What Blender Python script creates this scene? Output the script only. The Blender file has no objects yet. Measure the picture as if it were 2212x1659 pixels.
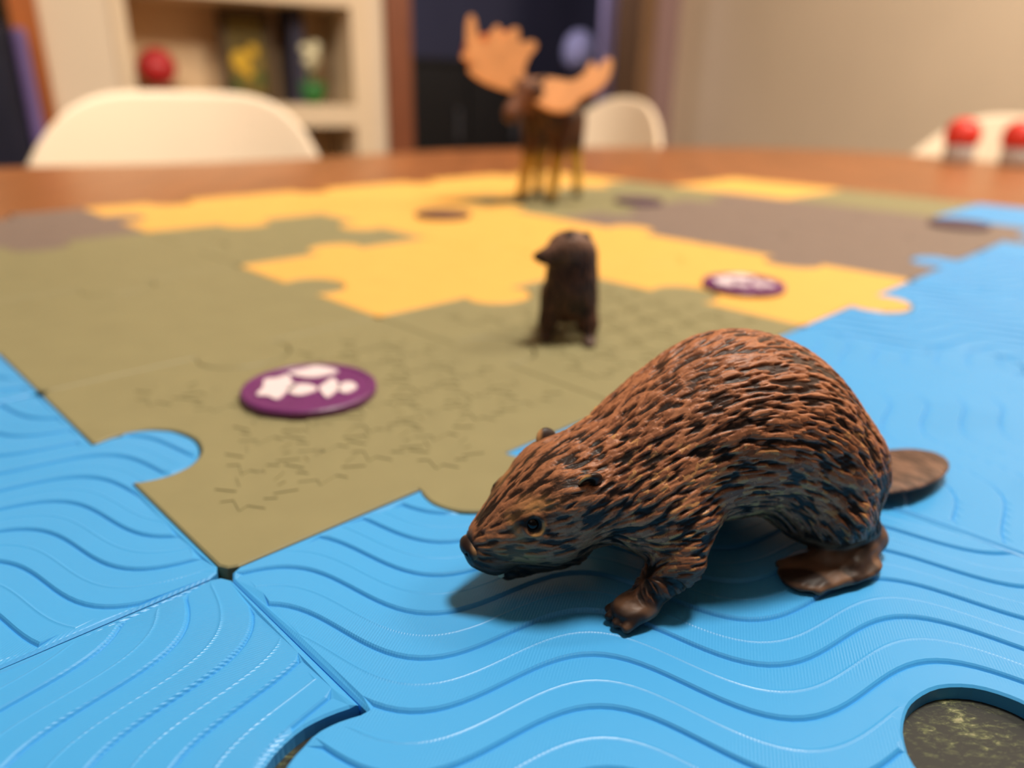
import bpy, bmesh, math, random
import numpy as np
from mathutils import Vector, Matrix, kdtree
from mathutils.geometry import delaunay_2d_cdt
rnd = random.Random(7)
rng = np.random.default_rng(7)
PI = math.pi
SC = bpy.context.scene
COL = SC.collection
U = 0.1            # all layout numbers below are in decimetres; U turns them into metres
ZT = 0.754         # height of the puzzle surface above the floor
F, PITCH, ROLL = 1620.0, math.radians(21.5), math.radians(1.25)

# ------------------------------------------------------------ camera
cam = bpy.data.cameras.new('camera'); camo = bpy.data.objects.new('camera', cam); COL.objects.link(camo)
cam.sensor_width = 36; cam.lens = F / 2212 * 36
cam.clip_start = 0.01; cam.clip_end = 30
camo.location = (0, 0, ZT + U)
camo.rotation_euler = (Matrix.Rotation(PI/2 - PITCH, 3, 'X') @ Matrix.Rotation(ROLL, 3, 'Z')).to_euler()
cam.dof.use_dof = True; cam.dof.focus_distance = 0.142; cam.dof.aperture_fstop = 7.6
SC.camera = camo
# ------------------------------------------------------------ world and lights
W_ = bpy.data.worlds.new('world'); SC.world = W_; W_.use_nodes = True
W_.node_tree.nodes['Background'].inputs[0].default_value = (1.0, 0.88, 0.74, 1)
W_.node_tree.nodes['Background'].inputs[1].default_value = 0.06
def area(name, loc, size, power, color, target, spread=PI):
    l = bpy.data.lights.new(name, 'AREA'); l.shape = 'DISK'; l.size = size*U; l.energy = power; l.color = color; l.spread = spread
    o = bpy.data.objects.new(name, l); COL.objects.link(o)
    o.location = (loc[0]*U, loc[1]*U, ZT + loc[2]*U)
    d = Vector((target[0]*U, target[1]*U, ZT + target[2]*U)) - o.location
    o.rotation_euler = d.to_track_quat('-Z', 'Y').to_euler(); return o
area('ceiling_lamp_light', (2.6, 3.9, 13.0), 2.6, 18.0, (1.0, 0.92, 0.80), (0.5, 2.0, 0))
area('chair_fill_light', (-7.5, 5.5, 13.0), 4.0, 6.0, (1.0, 0.88, 0.76), (-6.5, 16.0, 1.0), 1.7)  # unseen fill, added to brighten the left chair and the wall behind
area('front_fill_light', (-5.0, -3.0, 9.0), 6.0, 0.6, (1.0, 0.93, 0.84), (0.4, 1.5, 0))  # weak warm fill added from the front left, no visible source
area('hallway_fill_light', (-1.0, 30.5, 8.0), 3.0, 5.0, (0.84, 0.82, 1.0), (-1.0, 40.0, 4))  # bluish fill added so the dark room is not plain black
area('wall_fill_light', (12.0, 8.0, 14.0), 4.0, 36, (1.0, 0.90, 0.78), (9.0, 25.0, 3))  # unseen fill brightening the right-hand wall
SC.view_settings.view_transform = 'Standard'; SC.view_settings.look = 'None'
SC.view_settings.exposure = 0.0; SC.view_settings.gamma = 1.0
SC.view_settings.use_curve_mapping = False

# ------------------------------------------------------------ helpers
def W(x, y, z=0.0): return Vector((x*U, y*U, ZT + z*U))
def lin(c):
    return tuple(((v/255)/12.92 if v/255 <= .04045 else ((v/255+.055)/1.055)**2.4) for v in c)
def ray(px, py):
    x = (px-1106)/F; y = -(py-829.5)/F
    xr = x*math.cos(ROLL)-y*math.sin(ROLL); yr = x*math.sin(ROLL)+y*math.cos(ROLL)
    return np.array([xr, math.cos(PITCH)+yr*math.sin(PITCH), -math.sin(PITCH)+yr*math.cos(PITCH)])
def G(px, py, z=0.0):            # where the sight line of a pixel of the photograph meets the height z
    d = ray(px, py); return d[:2]*((1-z)/(-d[2]))

def mat(name, col, rough=.5, spec=.5, noise=None, bump=None, metal=0, coat=0, sss=0, attr=None):
    m = bpy.data.materials.new(name); m.use_nodes = True; nt = m.node_tree; b = nt.nodes['Principled BSDF']
    c = lin(col) if max(col) > 1.001 else col
    b.inputs['Base Color'].default_value = (*c, 1); b.inputs['Roughness'].default_value = rough
    b.inputs['Specular IOR Level'].default_value = spec; b.inputs['Metallic'].default_value = metal
    b.inputs['Coat Weight'].default_value = coat
    tc = nt.nodes.new('ShaderNodeTexCoord')
    if noise:                     # (scale, amount, stretch)
        n = nt.nodes.new('ShaderNodeTexNoise'); mp = nt.nodes.new('ShaderNodeMapping'); r = nt.nodes.new('ShaderNodeValToRGB')
        nt.links.new(tc.outputs['Object'], mp.inputs[0]); nt.links.new(mp.outputs[0], n.inputs['Vector'])
        mp.inputs['Scale'].default_value = noise[2] if len(noise) > 2 else (1, 1, 1)
        n.inputs['Scale'].default_value = noise[0]; n.inputs['Detail'].default_value = 5
        lo = tuple(v*(1-noise[1]) for v in c); hi = tuple(min(1, v*(1+noise[1])) for v in c)
        r.color_ramp.elements[0].position = .3; r.color_ramp.elements[1].position = .7
        r.color_ramp.elements[0].color = (*lo, 1); r.color_ramp.elements[1].color = (*hi, 1)
        nt.links.new(n.outputs['Fac'], r.inputs[0]); nt.links.new(r.outputs[0], b.inputs['Base Color'])
    if bump:                      # (scale, strength, distance)
        n = nt.nodes.new('ShaderNodeTexNoise'); bp = nt.nodes.new('ShaderNodeBump')
        nt.links.new(tc.outputs['Object'], n.inputs['Vector']); n.inputs['Scale'].default_value = bump[0]
        n.inputs['Detail'].default_value = 4
        bp.inputs['Strength'].default_value = bump[1]; bp.inputs['Distance'].default_value = bump[2]
        nt.links.new(n.outputs['Fac'], bp.inputs['Height']); nt.links.new(bp.outputs[0], b.inputs['Normal'])
    if attr:
        a = nt.nodes.new('ShaderNodeAttribute'); a.attribute_name = attr
        nt.links.new(a.outputs['Color'], b.inputs['Base Color'])
    return m

def tag(o, label=None, cat=None, group=None, kind=None):
    if label: o['label'] = label
    if cat: o['category'] = cat
    if group: o['group'] = group
    if kind: o['kind'] = kind
    return o
def link(name, me, parent=None):
    o = bpy.data.objects.new(name, me); COL.objects.link(o)
    if parent is not None: o.parent = parent
    return o
def empty(name, loc, rz=0):
    o = link(name, None); o.location = loc; o.rotation_euler = (0, 0, rz); o.empty_display_size = .02; return o
def mesh(name, verts, faces, m=None, smooth=False):
    me = bpy.data.meshes.new(name); me.from_pydata([tuple(v) for v in verts], [], [tuple(f) for f in faces])
    if m: me.materials.append(m)
    if smooth: me.polygons.foreach_set('use_smooth', [True]*len(me.polygons))
    me.update(); return me
def bm_obj(name, bm, m=None, parent=None, smooth=False):
    bmesh.ops.recalc_face_normals(bm, faces=bm.faces)
    me = bpy.data.meshes.new(name); bm.to_mesh(me); bm.free()
    if m: me.materials.append(m)
    if smooth: me.polygons.foreach_set('use_smooth', [True]*len(me.polygons))
    return link(name, me, parent)
def bevel(o, w, seg=2):
    md = o.modifiers.new('bevel', 'BEVEL'); md.width = w; md.segments = seg; md.limit_method = 'ANGLE'; md.angle_limit = .6
    return o
def prism_bm(pts, z0, z1):
    bm = bmesh.new(); n = len(pts)
    a = [bm.verts.new((x, y, z0)) for x, y in pts]; b = [bm.verts.new((x, y, z1)) for x, y in pts]
    bm.faces.new(a[::-1]); bm.faces.new(b)
    for i in range(n): bm.faces.new((a[i], a[(i+1) % n], b[(i+1) % n], b[i]))
    return bm
def box_bm(x0, x1, y0, y1, z0, z1): return prism_bm([(x0, y0), (x1, y0), (x1, y1), (x0, y1)], z0, z1)
def lathe_bm(prof, n=40):
    bm = bmesh.new(); rings = []
    for r, z in prof:
        rings.append([bm.verts.new((r*math.cos(2*PI*i/n), r*math.sin(2*PI*i/n), z)) for i in range(n)] if r > 1e-7 else [bm.verts.new((0, 0, z))])
    for A, B in zip(rings, rings[1:]):
        for i in range(n):
            j = (i+1) % n
            q = [A[i % len(A)], A[j % len(A)], B[j % len(B)], B[i % len(B)]]
            q = list(dict.fromkeys(q))
            if len(q) > 2: bm.faces.new(q)
    return bm
def spline(pts, n=8, closed=True):
    P = [np.array(p, float) for p in pts]; out = []; N = len(P)
    for i in range(N if closed else N-1):
        if closed: p0, p1, p2, p3 = P[i-1], P[i], P[(i+1) % N], P[(i+2) % N]
        else: p0, p1, p2, p3 = P[max(i-1, 0)], P[i], P[i+1], P[min(i+2, N-1)]
        for k in range(n):
            t = k/n
            out.append(.5*((2*p1)+(-p0+p2)*t+(2*p0-5*p1+4*p2-p3)*t*t+(-p0+3*p1-3*p2+p3)*t**3))
    if not closed: out.append(P[-1])
    return out
def inside(pts, poly):
    x, y = pts[:, 0], pts[:, 1]; r = np.zeros(len(pts), bool); P = np.array(poly); Q = np.roll(P, -1, 0)
    for (x0, y0), (x1, y1) in zip(P, Q):
        c = ((y0 > y) != (y1 > y)); c[c] = x[c] < (x1-x0)*(y[c]-y0)/(y1-y0+1e-15)+x0; r ^= c
    return r

# ============================================================ THE ROOM
m_wall = mat('wall_paint', (232, 212, 184), .8, .2, noise=(3, .03), bump=(60, .1, .001))
m_wallgrey = mat('shaded_wall_paint', (150, 122, 118), .8, .2, noise=(3, .04))  # wall paint with the shade beside the corner mixed into its colour
m_ceil = mat('ceiling_paint', (235, 225, 205), .9, .1, noise=(2, .02))
m_floor = mat('floor_wood', (120, 78, 48), .5, .4, noise=(6, .3, (1, 8, 1)))
m_trim = mat('orange_wood_trim', (176, 96, 36), .45, .4, noise=(14, .22, (8, 8, .6)))
m_trim2 = mat('brown_wood_trim', (128, 72, 44), .45, .4, noise=(14, .22, (8, 8, .6)))
m_trim3 = mat('grey_brown_wood_trim', (120, 90, 64), .45, .4, noise=(14, .22, (8, 8, .6)))
m_cream = mat('cream_shelf_paint', (232, 208, 174), .6, .3, noise=(4, .03))
m_shelfback = mat('shelf_back_paint', (232, 200, 158), .7, .2, noise=(4, .04))
FZ = -7.54
def strct(name, bm, m, **k):
    o = bm_obj(name, bm, m, **k); o['kind'] = 'structure'; return o
def bx(x0, x1, y0, y1, z0, z1):
    a = W(x0, y0, z0); b = W(x1, y1, z1); return box_bm(a.x, b.x, a.y, b.y, a.z, b.z)
strct('floor', bx(-22, 34, -14, 52, FZ-.5, FZ), m_floor)
strct('ceiling', bx(-22, 34, -14, 52, 17, 17.5), m_ceil)
# wall line on which the shelf and the doorway stand
WA = np.array([-9.6, 22.0]); WD = np.array([.85, .53]); WD = WD/np.linalg.norm(WD); WN = np.array([WD[1], -WD[0]])   # WN points into the room
def wpar(px):                     # distance along the wall at the photograph column px (taken at eye level)
    t = (px-1106)/F/math.cos(PITCH)*1.0
    # azimuth of the sight line through (px, about y=235)
    d = ray(px, 240); tx = d[0]/d[1]
    return (tx*WA[1]-WA[0])/(WD[0]-tx*WD[1])
def wbm(s0, s1, d0, d1, z0, z1):  # box between distances s along and d out of the wall
    pts = [WA+WD*s+WN*d for s, d in ((s0, d0), (s1, d0), (s1, d1), (s0, d1))]
    return prism_bm([(x*U, y*U) for x, y in pts], ZT+z0*U, ZT+z1*U)
WROT = math.atan2(WD[1], WD[0])
s_a, s_b, s_c, s_d = wpar(62), wpar(120), wpar(272), wpar(802)
s_e, s_f, s_g, s_h, s_k = wpar(836), wpar(886), wpar(1362), wpar(1394), wpar(1450)
HT = 17
wb = prism_bm([(0, 0), (0, 0.0001), (0.0001, 0)], 0, 0.0001); wb.free()
def joinb(bms):
    out = bmesh.new()
    for b in bms:
        me = bpy.data.meshes.new('t'); b.to_mesh(me); b.free(); out.from_mesh(me); bpy.data.meshes.remove(me)
    return out
s_o = wpar(-40)
strct('wall_back', joinb([
    wbm(s_o-12, s_o, -1, 0, FZ, HT), wbm(s_o, s_a, -1, 0, 12.5, HT), wbm(s_b, s_c, -1, 0, FZ, HT),
    wbm(s_c, s_d, -1, 0, 4.6+6, HT), wbm(s_d, s_e, -1, 0, FZ, HT), wbm(s_f, s_g, -1, 0, 12.5, HT)]), m_wall)
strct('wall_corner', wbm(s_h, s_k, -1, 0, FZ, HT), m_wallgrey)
C3 = WA+WD*s_k
RD = np.array([.53, -.85]); RD /= np.linalg.norm(RD); RN = np.array([-RD[1], RD[0]])
pts = [C3, C3+RD*30, C3+RD*30+RN*1, C3+RN*1]
strct('wall_right', prism_bm([(x*U, y*U) for x, y in pts], ZT+FZ*U, ZT+HT*U), m_wall)
pts = [C3, C3+RD*30, C3+RD*30-RN*.15, C3-RN*.15]
strct('baseboard_right', prism_bm([(x*U, y*U) for x, y in pts], ZT+FZ*U, ZT+(FZ+1)*U), m_trim2)
strct('trim_1', wbm(s_a, s_b, -1, .25, FZ, 12.5), m_trim)
strct('trim_2', wbm(s_e, s_f, -1.2, .25, FZ, 12.5), m_trim2)
strct('trim_3', wbm(s_g, s_h, -1.2, .25, FZ, 12.5), m_trim3)
# dark room behind the doorway, pale room behind the left one
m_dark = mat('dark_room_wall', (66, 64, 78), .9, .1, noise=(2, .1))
def roomshell(name, sa, sb, dep, m):
    b = joinb([wbm(sa-.4, sa, -dep, -1, FZ, 12.6), wbm(sb, sb+.4, -dep, -1, FZ, 12.6),
               wbm(sa-.4, sb+.4, -dep-.4, -dep, FZ, 12.6), wbm(sa-.4, sb+.4, -dep, -1, 12.6, 13)])
    return strct(name, b, m)
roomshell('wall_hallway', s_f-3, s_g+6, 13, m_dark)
roomshell('wall_left', s_o-2, s_a+.2, 9, m_wall)

# built-in shelf -------------------------------------------------
sh = empty('built_in_shelf', (0, 0, 0)); tag(sh, 'cream built-in shelf unit in the wall left of the dark doorway', 'shelf')
o = bm_obj('side_panel', wbm(s_c, s_c+.35, -2.6, .1, FZ, 10.6), m_cream, sh)
o = bm_obj('side_panel', wbm(s_d-.55, s_d, -2.6, .1, FZ, 10.6), m_cream, sh)
bm_obj('back_panel', wbm(s_c+.35, s_d-.55, -2.6, -2.4, FZ, 10.6), m_shelfback, sh)
for z0, z1 in ((3.15, 3.9), (-.2, .42), (-3.6, -3.0), (-7.5, -6.8), (9.8, 10.6)):
    bm_obj('shelf_board', wbm(s_c+.35, s_d-.55, -2.4, .1, z0, z1), m_cream, sh)
def on_shelf(px, dep, z=.421):
    s = wpar(px); p = WA+WD*s; d = ray(px, 240); d = d[:2]/d[1]
    # walk down the sight line until it is dep behind the wall face
    t = ((WA-WN*dep)@WN)/(d@WN); q = d*t; return W(q[0], q[1], z)
# red ornament on a wooden base
m_red = mat('red_glaze', (190, 40, 44), .35, .5, noise=(20, .15)); m_base = mat('ornament_base_wood', (112, 72, 44), .6, .3, noise=(10, .2))
orn = empty('ornament', on_shelf(352, 1.3)); tag(orn, 'small red ball ornament on a brown base at the left of the shelf', 'ornament')
bm_obj('base', lathe_bm([(0, 0), (.07, 0), (.072, .012), (.05, .02), (.045, .045), (0, .045)]), m_base, orn, True)
b = lathe_bm([(0, .045), (.03, .05), (.05, .075), (.053, .1), (.04, .128), (.02, .142), (0, .146)]); bm_obj('ball', b, m_red, orn, True)
# picture with dark frame
m_fr = mat('picture_frame_dark', (72, 54, 34), .5, .3, noise=(12, .2)); m_pic = mat('picture_print', (116, 98, 42), .6, .3, noise=(9, .6))
m_yel = mat('picture_flower_yellow', (214, 172, 50), .6, .3, noise=(9, .2)); m_gre = mat('picture_leaf_green', (74, 92, 40), .6, .3, noise=(9, .3))
pc = empty('framed_picture', on_shelf(545, 1.6), WROT); tag(pc, 'dark framed picture of yellow flowers leaning on the shelf', 'picture')
bm_obj('frame', joinb([box_bm(-.075, .075, -.012, .012, 0, .02), box_bm(-.075, .075, -.012, .012, .24, .262), box_bm(-.075, -.055, -.012, .012, .02, .24), box_bm(.055, .075, -.012, .012, .02, .24)]), m_fr, pc)
bm_obj('print', box_bm(-.055, .055, -.004, .008, .02, .24), m_pic, pc)
for x, z, r in ((-.02, .12, .03), (.018, .15, .018), (.0, .085, .016)):
    bb = lathe_bm([(0, 0), (r, 0), (r*.8, .004), (0, .006)], 14); q = bm_obj('flower', bb, m_yel, pc); q.location = (x, -.004, z); q.rotation_euler = (PI/2, 0, 0)
for x, z, r in ((.03, .07, .02), (-.035, .055, .018)):
    bb = lathe_bm([(0, 0), (r, 0), (r*.8, .003), (0, .004)], 10); q = bm_obj('leaf', bb, m_gre, pc); q.location = (x, -.004, z); q.rotation_euler = (PI/2, 0, 0)
# white figure in green pot
m_pot = mat('green_glaze', (38, 112, 44), .4, .5, noise=(10, .2)); m_wht = mat('white_flower', (222, 214, 178), .6, .3, noise=(30, .15))
pt = empty('potted_flower', on_shelf(676, 1.2)); tag(pt, 'pale flower in a small green pot at the right of the shelf', 'plant')
bm_obj('pot', lathe_bm([(0, 0), (.03, 0), (.042, .03), (.046, .062), (.04, .064), (.036, .055), (0, .055)]), m_pot, pt, True)
bm_obj('stem', lathe_bm([(0, .05), (.006, .05), (.005, .12), (0, .12)], 10), m_pot, pt)
for k in range(9):
    a_ = k*2.4; r_ = .02 if k else 0
    b = lathe_bm([(0, -.018), (.016, -.01), (.02, 0), (.015, .012), (0, .018)], 12)
    q = bm_obj('petal', b, m_wht, pt, True); q.location = (r_*math.cos(a_), r_*math.sin(a_), .11+.007*k)
# dark things beyond the doorways
m_black = mat('black_lacquer', (12, 11, 14), .5, .3, noise=(5, .2)); m_purp = mat('lilac_curtain', (176, 160, 190), .8, .2, noise=(6, .08))
cb = empty('black_cabinet', (0, 0, 0)); tag(cb, 'low black cabinet in the dark room beyond the doorway', 'cabinet')
s0, s1 = wpar(905)+.5, wpar(1235)+1
bm_obj('body', wbm(s0-1.5, s1, -9.5, -5, FZ, 1.9), m_black, cb)
bm_obj('top', wbm(s0-1.6, s1+.1, -9.5, -4.8, 1.9, 2.05), m_black, cb)
for k in range(3):
    w = (s1-s0+1.5)/3
    d_ = bm_obj('door', wbm(s0-1.5+w*k+.06, s0-1.5+w*(k+1)-.06, -5, -4.85, FZ+.3, 1.75), m_black, cb)
    hb = bm_obj('handle', wbm(s0-1.5+w*k+w*.8, s0-1.5+w*k+w*.85, -4.85, -4.7, -1, 0.2), mat('handle_grey', (70, 70, 76), .4), d_)
# curtain: wavy sheet with thickness
cps = []; s0, s1 = wpar(1340)+2.1, wpar(1378)+2.0
NF = 60
f0 = []; f1 = []
for k in range(NF+1):
    t = k/NF; s = s0+(s1-s0)*t; d = -4.2+.22*math.sin(t*2*PI*4.5); p = WA+WD*s+WN*d; q = p-WN*.06; f0.append(tuple(p*U)); f1.append(tuple(q*U))
tag(bm_obj('curtain', prism_bm(f0+f1[::-1], ZT+FZ*U+.02, ZT+12*U), m_purp), 'pale lilac curtain hanging at the right side of the dark doorway', 'curtain')
# pale round paper lamp shade
p = WA+WD*(wpar(1268)+3.9)-WN*6; lamp = empty('floor_lamp', W(p[0], p[1], FZ)); tag(lamp, 'unlit pale blue round-shaded lamp in the dark room beyond the doorway', 'lamp')
Hs = 10.2*U
bm_obj('shade', lathe_bm([(.02, Hs-.09), (.05, Hs-.08), (.072, Hs-.04), (.075, Hs), (.06, Hs+.05), (.03, Hs+.075), (.02, Hs+.08)]), mat('blue_white_paper', (168, 164, 196), .8, .2, noise=(6, .06)), lamp, True)
bm_obj('pole', lathe_bm([(0, .02), (.008, .02), (.008, Hs-.09), (0, Hs-.09)], 12), m_black, lamp)
bm_obj('base', lathe_bm([(0, 0), (.12, 0), (.12, .015), (0, .02)]), m_black, lamp)
# navy object in the left doorway
m_navy = mat('navy_fabric', (26, 26, 44), .6, .3, noise=(8, .3)); m_lil = mat('lilac_lit_edge', (116, 96, 150), .5, .4, noise=(8, .1))
p = WA+WD*(wpar(-30)+.05)+WN*.2
nb = empty('armchair', (p[0]*U, p[1]*U, ZT+FZ*U), WROT); tag(nb, 'tall dark navy armchair with lilac-lit edge in the left doorway', 'armchair')
bm = box_bm(-.32, .085, -.09, .02, .3, .985); bevel(bm_obj('backrest', bm, m_navy, nb), .04, 5)
bm = box_bm(.082, .112, -.075, .01, .32, .965); bevel(bm_obj('lit_edge', bm, m_lil, nb), .012, 4)  # purple light along the edge, built as a coloured strip
bevel(bm_obj('seat', box_bm(-.32, .1, -.55, -.08, .3, .45), m_navy, nb), .04, 4)
for x in (-.28, .06):
    for y in (-.5, -.02): bm_obj('leg', box_bm(x-.02, x+.02, y-.02, y+.02, 0, .31), m_base, nb)

# ============================================================ TABLE
m_table = mat('table_wood', (158, 98, 54), .34, .5, noise=(5, .16, (9, 1, 1)))
edge = spline([(-10, 1), (-9, 6), (-6.9, 9.2), (-4.6, 10.6), (-3.0, 12.0), (-1.3, 13.9), (1.6, 15.5), (5.2, 16.3), (7.6, 15.4), (8.9, 12.6), (9.4, 8), (9, 2), (6.5, -4), (0, -6.5), (-7, -4.5)], 8)
tb = empty('dining_table', (0, 0, 0)); tag(tb, 'large oval dining table with glossy orange-brown wooden top', 'table')
o = bm_obj('tabletop', prism_bm([(x*U, y*U) for x, y in edge], ZT-.032, ZT-.004), m_table, tb); bevel(o, .006, 3)
for x, y in ((-5, 6), (5.5, 11), (6, 0), (-4.5, -1.5)):
    bm = lathe_bm([(0, 0), (.03, 0), (.045, .35), (.055, .722), (0, .722)], 20); q = bm_obj('leg', bm, m_table, tb, True); q.location = (x*U, y*U, 0)
bm_obj('apron', prism_bm([(x*U*.8+.01, y*U*.8+.1) for x, y in edge], ZT-.09, ZT-.033), m_table, tb)

# ============================================================ PUZZLE TILES
Cc = G(485, 1235); Av = G(0, 765)-Cc; Av /= np.linalg.norm(Av); Bv = np.array([Av[1], -Av[0]]); S = 1.4
TROT = math.atan2(Bv[1], Bv[0])
TH = .04
KN = [(-.16, 0), (-.176, .05), (-.178, .10), (-.155, .16), (-.10, .21), (-.03, .232), (.03, .232), (.10, .21), (.155, .16), (.178, .10), (.176, .05), (.16, 0)]
KN = [(float(p[0]), float(p[1])) for p in spline(KN, 3, closed=False)]
# horizontal edges (constant a): sign of the knob along +a;  vertical edges (constant b): sign along +b
HK = {}; VK = {}          # 0 = straight edge
def hk(i, j): return HK.get((i, j), -1)
def vk(i, j): return VK.get((i, j), 1)
HK[(1, 2)] = 1; HK[(3, 0)] = 1; HK[(0, -1)] = 1
for j_ in range(-2, 5): VK[(5, j_)] = 0
HK[(5, 2)] = 0; HK[(5, 1)] = 0; HK[(5, 0)] = 0; HK[(5, 3)] = 0
VK[(0, 1)] = -1; VK[(0, 2)] = -1; VK[(0, -1)] = -1; VK[(2, 2)] = -1; VK[(3, 0)] = -1
TILES = {}
for j in (-1, 0): TILES[(-1, j)] = 'blue'
for i in range(0, 6): TILES[(i, -1)] = 'blue'
TILES.update({(0, 0): 'green', (0, 1): 'green', (0, 2): 'green', (0, 3): 'stone', (-1, 1): 'blue', (-1, 2): 'stone',
  (1, 0): 'green', (1, 1): 'yellow', (1, 2): 'green', (1, 3): 'yellow',
  (2, 0): 'yellow', (2, 1): 'yellow', (2, 2): 'yellow', (2, 3): 'yellow',
  (3, 0): 'stone', (3, 1): 'stone', (3, 2): 'green', (3, 3): 'yellow',
  (4, 0): 'stone', (4, 1): 'stone', (4, 2): 'green', (4, 3): 'yellow',
  (5, 0): 'blue', (5, 1): 'green', (5, 2): 'yellow'})
def outline(i, j, gap=.004, slack={}):
    r = .034
    out = []
    # side: (start, dir, outward normal, knob sign outward, slack)
    sides = [((0, 0), (1, 0), (0, -1), -hk(i, j), 'S', (i, j-1)), ((S, 0), (0, 1), (1, 0), vk(i+1, j), 'E', (i+1, j)),
             ((S, S), (-1, 0), (0, 1), hk(i, j+1), 'N', (i, j+1)), ((0, S), (0, -1), (-1, 0), -vk(i, j), 'W', (i-1, j))]
    for st, d, n, sg, nm, nb_ in sides:
        st = np.array(st, float); d = np.array(d, float); n = np.array(n, float)
        base = st - n*gap
        out.append(base + d*r)
        if sg != 0 and (nb_ in TILES or sg < 0 or (i, j) == (0, -1)):
            sl = slack.get(nm, 0); w = 1 + sl
            for u, v in KN:
                if sg > 0: out.append(base + d*(S/2+u*(1-.02)) + n*(v*(1-.02)))
                else: out.append(base + d*(S/2+u*w) - n*(v*w))
        out.append(base + d*(S-r))
    # round the corners
    res = []
    for p in out: res.append(p)
    fin = []
    N = len(res)
    k = 0
    per = []
    for a in range(N):
        p = res[a]; q = res[(a+1) % N]; fin.append(p)
        dq = q-p
        if abs(dq[0]) > 1e-9 and abs(dq[1]) > 1e-9 and abs(abs(dq[0])-abs(dq[1])) < 1e-3 and abs(dq[0]) > .02 and abs(dq[0]) < .06:
            m_ = (p+q)/2; cx = m_-np.array([S/2, S/2]); fin.append(m_+cx/np.linalg.norm(cx)*r*.22)
    # drop repeated points
    o2 = [fin[0]]
    for p in fin[1:]:
        if np.linalg.norm(p-o2[-1]) > 1e-4: o2.append(p)
    return np.array(o2)
def shrink(poly, d):
    P = np.array(poly); t = np.roll(P, -1, 0)-np.roll(P, 1, 0); t /= np.linalg.norm(t, axis=1)[:, None]
    return P+np.stack([-t[:, 1], t[:, 0]], 1)*d
AMP, LAM, BAND = .075, .66, .13
def ripple_f(u, v, rot):
    if rot == 0: t = (u-v)/math.sqrt(2); s = (u+v)/math.sqrt(2)-.68
    elif rot == 1: t = (u+v)/math.sqrt(2); s = -((u-v)/math.sqrt(2)+.215)
    else: t = (u+v)/math.sqrt(2)-.2; s = (v-u)/math.sqrt(2)
    return t, s
def ripple_h(u, v, rot):
    t, s = ripple_f(u, v, rot)
    ps = (s-(-AMP if rot == 1 else AMP)*np.cos(2*PI*(t-.46)/LAM))/BAND; f = ps-np.floor(ps)
    h = np.where(f < .06, f/.06, 1-(f-.06)/.94*1.0)
    h = .0048*h - .0025*np.exp(-((f-.0)/.02)**2) - .0025*np.exp(-((f-1)/.02)**2) + .0012*np.exp(-((f-.5)/.02)**2)
    return h-.005
def ripple_pts(rot, dt, fine):
    fs = [0, .03, .06, .12, .3, .46, .48, .5, .52, .54, .75, .93, .97] if fine else [0, .05, .1, .4, .8, .96]
    T = np.arange(-1.5, 2.2, dt); K = np.arange(-14, 15)
    t, k, f = np.meshgrid(T, K, np.array(fs), indexing='ij'); t = t.ravel(); s = ((k+f).ravel())*BAND+(-AMP if rot == 1 else AMP)*np.cos(2*PI*(t-.46)/LAM)
    q = math.sqrt(2)
    if rot == 0: s = s+.68; u = (s+t)/q; v = (s-t)/q
    elif rot == 1: s = -s-.215; u = (t+s)/q; v = (t-s)/q
    else: t = t+.2; u = (t-s)/q; v = (t+s)/q
    nt_, nk, nf = len(T), len(K), len(fs); ids = np.arange(nt_*nk*nf).reshape(nt_, nk*nf)
    keep = np.isin(np.tile(np.arange(nf), nk), [0, 1, 2, 3, 5, 6, 7, 8, 9, 11, 12] if fine else [0, 1, 2])
    E = np.stack([ids[:-1][:, keep].ravel(), ids[1:][:, keep].ravel()], 1)
    return np.stack([u, v], 1), E
def tile_mesh(name, out, m, pts=None, hf=None, edges=None):
    rim = .005
    if pts is None: pts = np.zeros((0, 2)); hf = lambda u, v: u*0
    inner = shrink(out, rim); inn2 = shrink(out, rim+.006)
    n = len(inner); ce = []
    if len(pts):
        ok = inside(pts, inn2); new = np.cumsum(ok)-1
        if edges is not None: ee = edges[ok[edges[:, 0]] & ok[edges[:, 1]]]; mid = (pts[ee[:, 0]]+pts[ee[:, 1]])/2; ee = ee[inside(mid, inn2)]; ce = [(int(a)+n, int(b)+n) for a, b in new[ee]]
        pts = pts[ok]
    V2 = [Vector((float(x), float(y))) for x, y in inner] + [Vector((float(x), float(y))) for x, y in pts]
    vo, ed, fa, ov, oe, of = delaunay_2d_cdt(V2, [(k, (k+1) % n) for k in range(n)]+ce, [], 1, 1e-6)
    A = np.array([(v.x, v.y) for v in vo]); h = hf(A[:, 0], A[:, 1])
    verts = [(A[k, 0]*U, A[k, 1]*U, h[k]*U) for k in range(len(A))]; faces = [list(f) for f in fa]
    # outer rings
    idx = [None]*n
    for k, src in enumerate(ov):
        for s_ in src:
            if s_ < n: idx[s_] = k
    b0 = len(verts)
    for (x, y), k in zip(out, range(n)): verts.append((x*U, y*U, (h[idx[k]]-.004)*U if idx[k] is not None else -.0005))
    b1 = len(verts)
    for x, y in out: verts.append((x*U, y*U, -TH*U))
    for k in range(n):
        k2 = (k+1) % n
        if idx[k] is not None and idx[k2] is not None: faces.append([idx[k], b0+k, b0+k2, idx[k2]])
        faces.append([b0+k, b1+k, b1+k2, b0+k2])
    faces.append([b1+k for k in range(n)])
    me = mesh(name, verts, faces, m)
    bm = bmesh.new(); bm.from_mesh(me); bmesh.ops.recalc_face_normals(bm, faces=bm.faces); bm.to_mesh(me); bm.free()
    return me
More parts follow.
